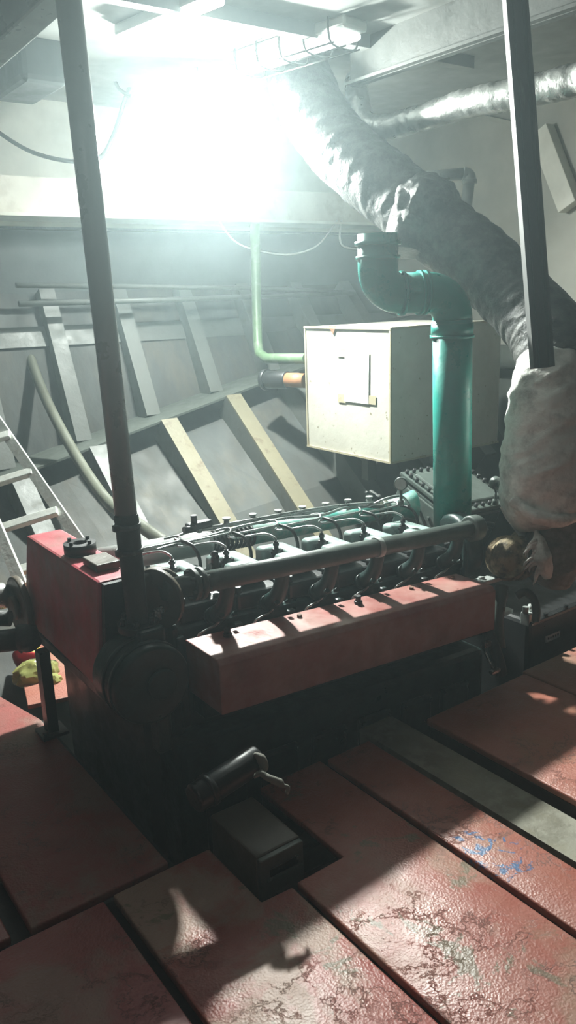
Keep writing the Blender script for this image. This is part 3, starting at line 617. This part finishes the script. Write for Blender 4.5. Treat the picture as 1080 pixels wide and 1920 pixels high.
# ------------------------------------------------------------------ lamps
lp = V((2.50, 4.14, 2.47))
wl = thing('work_lamp', lp, 'blazing white floodlight hanging under the ceiling before the far wall', 'lamp')
ln = V((-.75, -1.95, -2.1)).normalized(); lx = ln.cross(V((0, 0, 1))).normalized(); lz = lx.cross(ln); lr = Matrix((lx, ln, lz)).transposed()
m = MB(); m.box(lp, (.16, .05, .12), lr, .008)
for k in range(6): m.box(lp-ln*.04+lx*(-.06+.024*k), (.006, .04, .11), lr)
m.build('lamp_housing', 'lampbody', wl)
m = MB(); m.box(lp+ln*.027, (.13, .006, .09), lr); m.build('lit_panel', 'bulb', wl)
m = MB(); m.ball(lp+V((-.02, .03, -.13)), .03, (1, 1, 1.2), 2); m.cyl(lp+V((-.02, .03, -.10)), lp+V((0, .02, -.03)), .018, 12); m.build('added_bulb', 'bulb2', wl)  # second source added under the floodlight to light the beam and wall behind it
m = MB(); m.box(lp+lx*.088, (.006, .02, .09), lr); m.box(lp-lx*.088, (.006, .02, .09), lr); m.tube([lp+lx*.088, lp+lx*.088+V((0, .04, .12)), lp-lx*.088+V((0, .04, .12)), lp-lx*.088], .006, 8); m.cyl(lp+V((0, .04, .12)), (lp.x, lp.y+.04, CZ), .012, 10); m.build('lamp_bracket', 'channel', wl)
def fixture(name, a, c, wid, label, cage, mat):
    a, c = V(a), V(c); d = (c-a).normalized(); L = (c-a).length; s_ = d.cross(V((0, 0, 1))).normalized()
    t = thing(name, (a+c)/2, label, 'ceiling light')
    z = CZ+.002
    m = MB(); m.bar(V((a.x, a.y, z-.025)), V((c.x, c.y, z-.025)), wid, .05, bev=.012)
    for k in (.2, .8): q = a+(c-a)*k; m.cyl((q.x, q.y, z-.03), (q.x, q.y, z+.02), .012, 10)
    m.build('lamp_housing', 'lampbody', t)
    m = MB(); m.bar(V((a.x, a.y, z-.065))+d*.02, V((c.x, c.y, z-.065))-d*.02, wid*.8, .035, bev=.014); m.build('diffuser', mat, t)
    if cage:
        m = MB()
        for k in range(5):
            q = V((a.x, a.y, z))+d*(L*(.1+.2*k)); h = wid*.62
            m.tube([q+s_*h, q+s_*h-V((0, 0, .06)), q+s_*h*.7-V((0, 0, .11)), q-s_*h*.7-V((0, 0, .11)), q-s_*h-V((0, 0, .06)), q-s_*h], .005, 8, smooth=4)
        for k in (-.5, .1, .6): m.tube([V((a.x, a.y, z-.11))+s_*wid*k+d*.05, V((c.x, c.y, z-.11))+s_*wid*k-d*.05], .004, 8)
        m.build('wire_cage', 'channel', t)
    return t
fixture('cage_light', (2.584,3.873,2.740), (2.719,3.109,2.740), .17, 'caged rectangular ceiling light above the lagged exhaust pipe', True, 'diffuser')
fixture('tube_light', (1.849,3.743,2.740), (1.965,3.037,2.740), .07, 'slim lit fluorescent tube light on the ceiling left of the lamp glare', False, 'tube')
fixture('tube_light', (-1.0, -.7, 2.74), (-1.0, .5, 2.74), .07, 'slim tube light added as unseen fill on the ceiling behind and left of the viewer', False, 'fill_tube')  # out-of-view lamp added to brighten the shadowed floor

# dark ceiling box and beam, upper left
m = MB(); m.box((1.618,4.337,2.782), (.24, .5, .34), None, .03); tag(m.build('ceiling_unit', 'hull_dark'), 'grey box unit hanging from the ceiling behind the pillar at upper left', 'unit')
m = MB(); m.bar((0.898,2.924,2.350), (1.003,2.371,2.451), .10, .10, bev=.01); tag(m.build('ceiling_brace', 'pillar'), 'grey diagonal beam meeting the pillar top in the upper left corner', 'beam')
# cables
m = MB(); m.tube([(1.604,5.058,2.615), (1.664,4.990,2.538), (1.791,4.861,2.429), (1.954,4.725,2.372), (2.091,4.629,2.381), (2.181,4.605,2.502), (2.325,4.704,2.729), (2.465,4.794,2.919), (2.519,4.773,2.973)], .012, 10, smooth=8)
tag(m.build('hanging_cable', 'cable'), 'dark cable looping across the white wall behind the grey pillar', 'cable')
m = MB(); m.tube([(2.284,4.700,3.010), (2.247,4.679,2.869), (2.255,4.639,2.765), (2.303,4.589,2.719)], .010, 10, smooth=8)
tag(m.build('hanging_cable', 'cable'), 'short grey cable dropping from the slim tube light', 'cable')
m = MB(); m.tube([(3.053,4.930,2.105), (3.162,4.900,1.960), (3.381,4.900,1.894), (3.637,4.900,1.873), (3.884,4.900,1.936), (4.102,4.930,2.115)], .007, 8, smooth=8)
tag(m.build('drooping_wire', 'wire'), 'pale wire drooping below the beam left of the lagged pipe', 'wire')
m = MB(); m.tube([(4.144,4.930,2.116), (4.100,4.900,1.995), (4.141,4.900,1.930), (4.301,4.900,1.915), (4.466,4.900,1.971), (4.551,4.900,2.035), (4.556,4.930,2.113)], .008, 8, smooth=8)
tag(m.build('drooping_wire', 'wire'), 'pale wire loop hooked under the beam beside the lagged pipe', 'wire')

# ------------------------------------------------------------------ ladder at the left
ld = thing('ladder', (1.136,3.384,0.417), 'worn aluminium ladder leaning at the left edge behind the crimson tank', 'ladder')
m = MB(); m.bar((1.236,4.352,1.043), (1.326,3.461,0.483), .05, .025, up=(-.5, -.8, .2)); m.build('side_rail', 'alu', ld)
m = MB(); m.bar((1.052,4.226,0.844), (1.016,3.457,0.376), .05, .025, up=(-.5, -.8, .2)); m.build('side_rail', 'alu', ld)
for (p, q) in (((1.124,4.261,0.912), (1.261,4.161,0.948)), ((1.055,4.115,0.709), (1.281,3.939,0.786)), ((1.009,3.851,0.544), (1.291,3.676,0.632)), ((1.006,3.577,0.409), (1.293,3.445,0.481))):
    m = MB(); m.bar(p, q, .045, .03, up=(-.3, -.5, .8), bev=.004); m.build('rung', 'alu', ld)

# ------------------------------------------------------------------ left edge bits
m = MB(); m.tube([(0.649,2.965,0.405), (0.734,2.897,0.386), (0.808,2.846,0.392)], .042, 20); m.tube([(0.805,2.849,0.394), (0.828,2.833,0.397), (0.841,2.837,0.360)], [.055, .055, .04], 20); m.cyl((0.803,2.932,0.448), (0.674,3.028,0.457), .03, 16)
tag(m.build('dark_pipe', 'rubber'), 'dark pipe stub with a flange at the left edge below the silver pipe', 'pipe')
m = MB(); m.tube([(0.739,3.181,0.482), (0.841,3.164,0.461), (0.865,3.180,0.445)], [.055, .055, .045], 24); tag(m.build('silver_pipe', 'steel'), 'shiny silver pipe stub at the left edge beside the crimson tank', 'pipe')
m = MB(); m.prism([(0, 0), (.34, 0), (.34, .62), (0, .62)], (.86, 3.06, -.01), (.97, -.24, 0), (.24, .97, 0), (0, 0, .02), bev=.003); tag(m.build('floor_plate', FP[5]), 'small loose red floor plate at the left under the yellow plastic bag', 'floor plate', 'red steel floor plates')
m = MB(); m.ball((0.982,3.300,0.024), .085, (1.15, .8, .75), 4, lambda d: .16*noise.noise(d*2.2)+.10*abs(noise.noise(d*5.))); m.ball((1.017,3.205,0.008), .045, (1.0, .8, .8), 3, lambda d: .2*noise.noise(d*3)); smooth_all(tag(m.build('plastic_bag', 'bag'), 'crumpled translucent yellow plastic bag on the loose red plate', 'bag'), 25)
pk = thing('snack_packet', (1.011,3.472,0.029), 'bright red and yellow packet lying behind the yellow plastic bag', 'packet')
m = MB(); m.tube([(0.979,3.526,0.046), (0.991,3.482,0.016), (1.035,3.424,0.013), (1.067,3.402,0.016)], [.03, .045, .045, .03], 16, smooth=6); m.build('red_wrapper', 'packred', pk)
m = MB(); m.ball((1.029,3.486,0.034), .05, (1.2, .7, .5), 3, lambda d: .1*noise.noise(d*3)); m.build('yellow_panel', 'packyel', pk)
m = MB(); m.ball((0.996,3.488,0.044), .028, (1.2, .7, .5), 3); m.build('blue_panel', 'packblue', pk)

# ------------------------------------------------------------------ pit items
pb = thing('slotted_box', (1.06, 1.75, -.1), 'small dark steel box with a slot in its front, standing in the floor pit', 'box')
m = MB(); m.box((1.105, 1.76, -.06), (.155, .25, .27), None, .006); m.build('box_body', 'brownplate', pb)
m = MB(); m.box((1.105, 1.628, -.055), (.15, .02, .25), None, .003); m.build('front_frame', 'engine_grey', pb)
m = MB(); m.box((1.11, 1.617, .02), (.10, .006, .028), None, .004); m.build('slot', 'oily', pb)
m = MB(); m.box((1.11, 1.614, .0), (.12, .012, .006)); m.cyl((1.155, 1.618, .03), (1.155, 1.608, .03), .007, 6); m.cyl((1.065, 1.618, .0), (1.065, 1.608, .0), .007, 6); m.build('latch_strip', 'engine_grey', pb)
m = MB(); m.cyl((0.899,1.741,0.262), (1.132,1.761,0.292), .042, 28, .01); m.ring((0.941,1.744,0.268), V((1.132,1.761,0.292))-V((0.899,1.741,0.262)), .042, .047, .02); m.build('oil_filter', 'black', eng)
m = MB(); m.tube([(1.100,1.733,0.331), (1.113,1.719,0.317), (1.116,1.709,0.293), (1.107,1.710,0.275)], [.004, .014, .014, .006], 12, smooth=6); m.tube([(1.073,1.698,0.282), (1.092,1.688,0.292), (1.103,1.664,0.283), (1.125,1.644,0.270), (1.131,1.637,0.260)], [.005, .010, .010, .012, .004], 12, smooth=5, fn=lambda s_, t, p: .3*noise.noise(p*60)); m.tube([(1.128,1.640,0.264), (1.141,1.628,0.258), (1.135,1.627,0.241)], .006, 8, smooth=4)
tag(m.build('knotted_rag', 'rag'), 'pale knotted rag tied on the black oil filter in the pit', 'rag')
# gearbox at the right
gb = thing('gearbox', (3.3, 2.35, -.5), 'black gearbox block with a silver nameplate at the right edge behind the floor plates', 'gearbox')
m = MB(); m.hexa([(2.86, 2.12, -.5), (3.9, 2.12, -.5), (3.9, 2.8, -.5), (2.86, 2.8, -.5), (2.86, 2.12, .12), (3.9, 2.12, .12), (3.9, 2.8, .12), (2.86, 2.8, .12)], .02); m.build('gear_housing', 'black', gb)
m = MB(); m.box((3.38, 2.11, .12), (1.08, .03, .02), None, .004)
for k in range(7): m.cyl((2.95+.15*k, 2.10, .13), (2.95+.15*k, 2.10, .15), .012, 6)
m.build('top_flange', 'oily', gb)
q = V((3.03, 2.112, .005)); m = MB(); m.box(q, (.105, .004, .032)); np_ = m.build('nameplate', 'label', gb)
m = MB()
for k in range(5): m.box(q+V((-.036+.018*k, -.0025, .002)), (.008, .002, .010))
m.build('plate_marks', 'black', np_)
m = MB(); m.box((2.86, 2.13, .14), (.05, .05, .06), None, .006); m.cyl((2.84, 2.13, .17), (2.84, 2.13, .2), .014, 8); m.cyl((2.88, 2.13, .17), (2.88, 2.13, .2), .014, 8); m.box((2.72, 2.2, .17), (.2, .04, .02), None, .004); m.build('coupling_fitting', 'silver', gb)
m = MB(); m.box((2.420,1.998,0.187), (.04, .02, .025), None, .003); m.box((2.391,1.927,0.103), (.05, .02, .015), None, .003); m.tube([(2.405,2.004,0.173), (2.403,1.965,0.128), (2.396,1.936,0.103)], .006, 8); m.build('linkage', 'steel', gb)
m = MB(); m.tube([(2.471,2.034,0.214), (2.464,1.999,0.169), (2.447,1.955,0.118), (2.446,1.938,0.065)], .025, 14, smooth=5); m.build('side_hose', 'rubber', gb)

# ------------------------------------------------------------------ haze, camera, view
wd = bpy.data.worlds.new('hazy_air'); S.world = wd; wd.use_nodes = True
nt = wd.node_tree; nt.nodes['Background'].inputs['Strength'].default_value = 0.
vs = nt.nodes.new('ShaderNodeVolumeScatter'); vs.inputs['Density'].default_value = .0165; vs.inputs['Anisotropy'].default_value = .72; vs.inputs['Color'].default_value = (.76, .95, 1., 1)
nt.links.new(vs.outputs['Volume'], nt.nodes['World Output'].inputs['Volume'])

cam = bpy.data.cameras.new('camera'); co_ = bpy.data.objects.new('camera', cam); COL.objects.link(co_)
right = V((.80532, -.59190, -.03338)); down = V((-.18095, -.19180, -.96461)); fwd = V((.56455, .78286, -.26156))
co_.matrix_world = Matrix.Translation((0, 0, 1.6)) @ Matrix((right, -down, -fwd)).transposed().to_4x4()
cam.sensor_fit = 'VERTICAL'; cam.sensor_height = 36.; cam.lens = 1510./1920.*36.; cam.clip_start = .02
S.camera = co_
S.view_settings.view_transform = 'Standard'; S.view_settings.look = 'None'; S.view_settings.gamma = 1; S.view_settings.use_curve_mapping = False
S.view_settings.exposure = 0.0
cy = S.cycles; cy.use_denoising = True; cy.max_bounces = 8; cy.diffuse_bounces = 5; cy.volume_bounces = 1; cy.sample_clamp_indirect = 6.; cy.caustics_reflective = False; cy.caustics_refractive = False
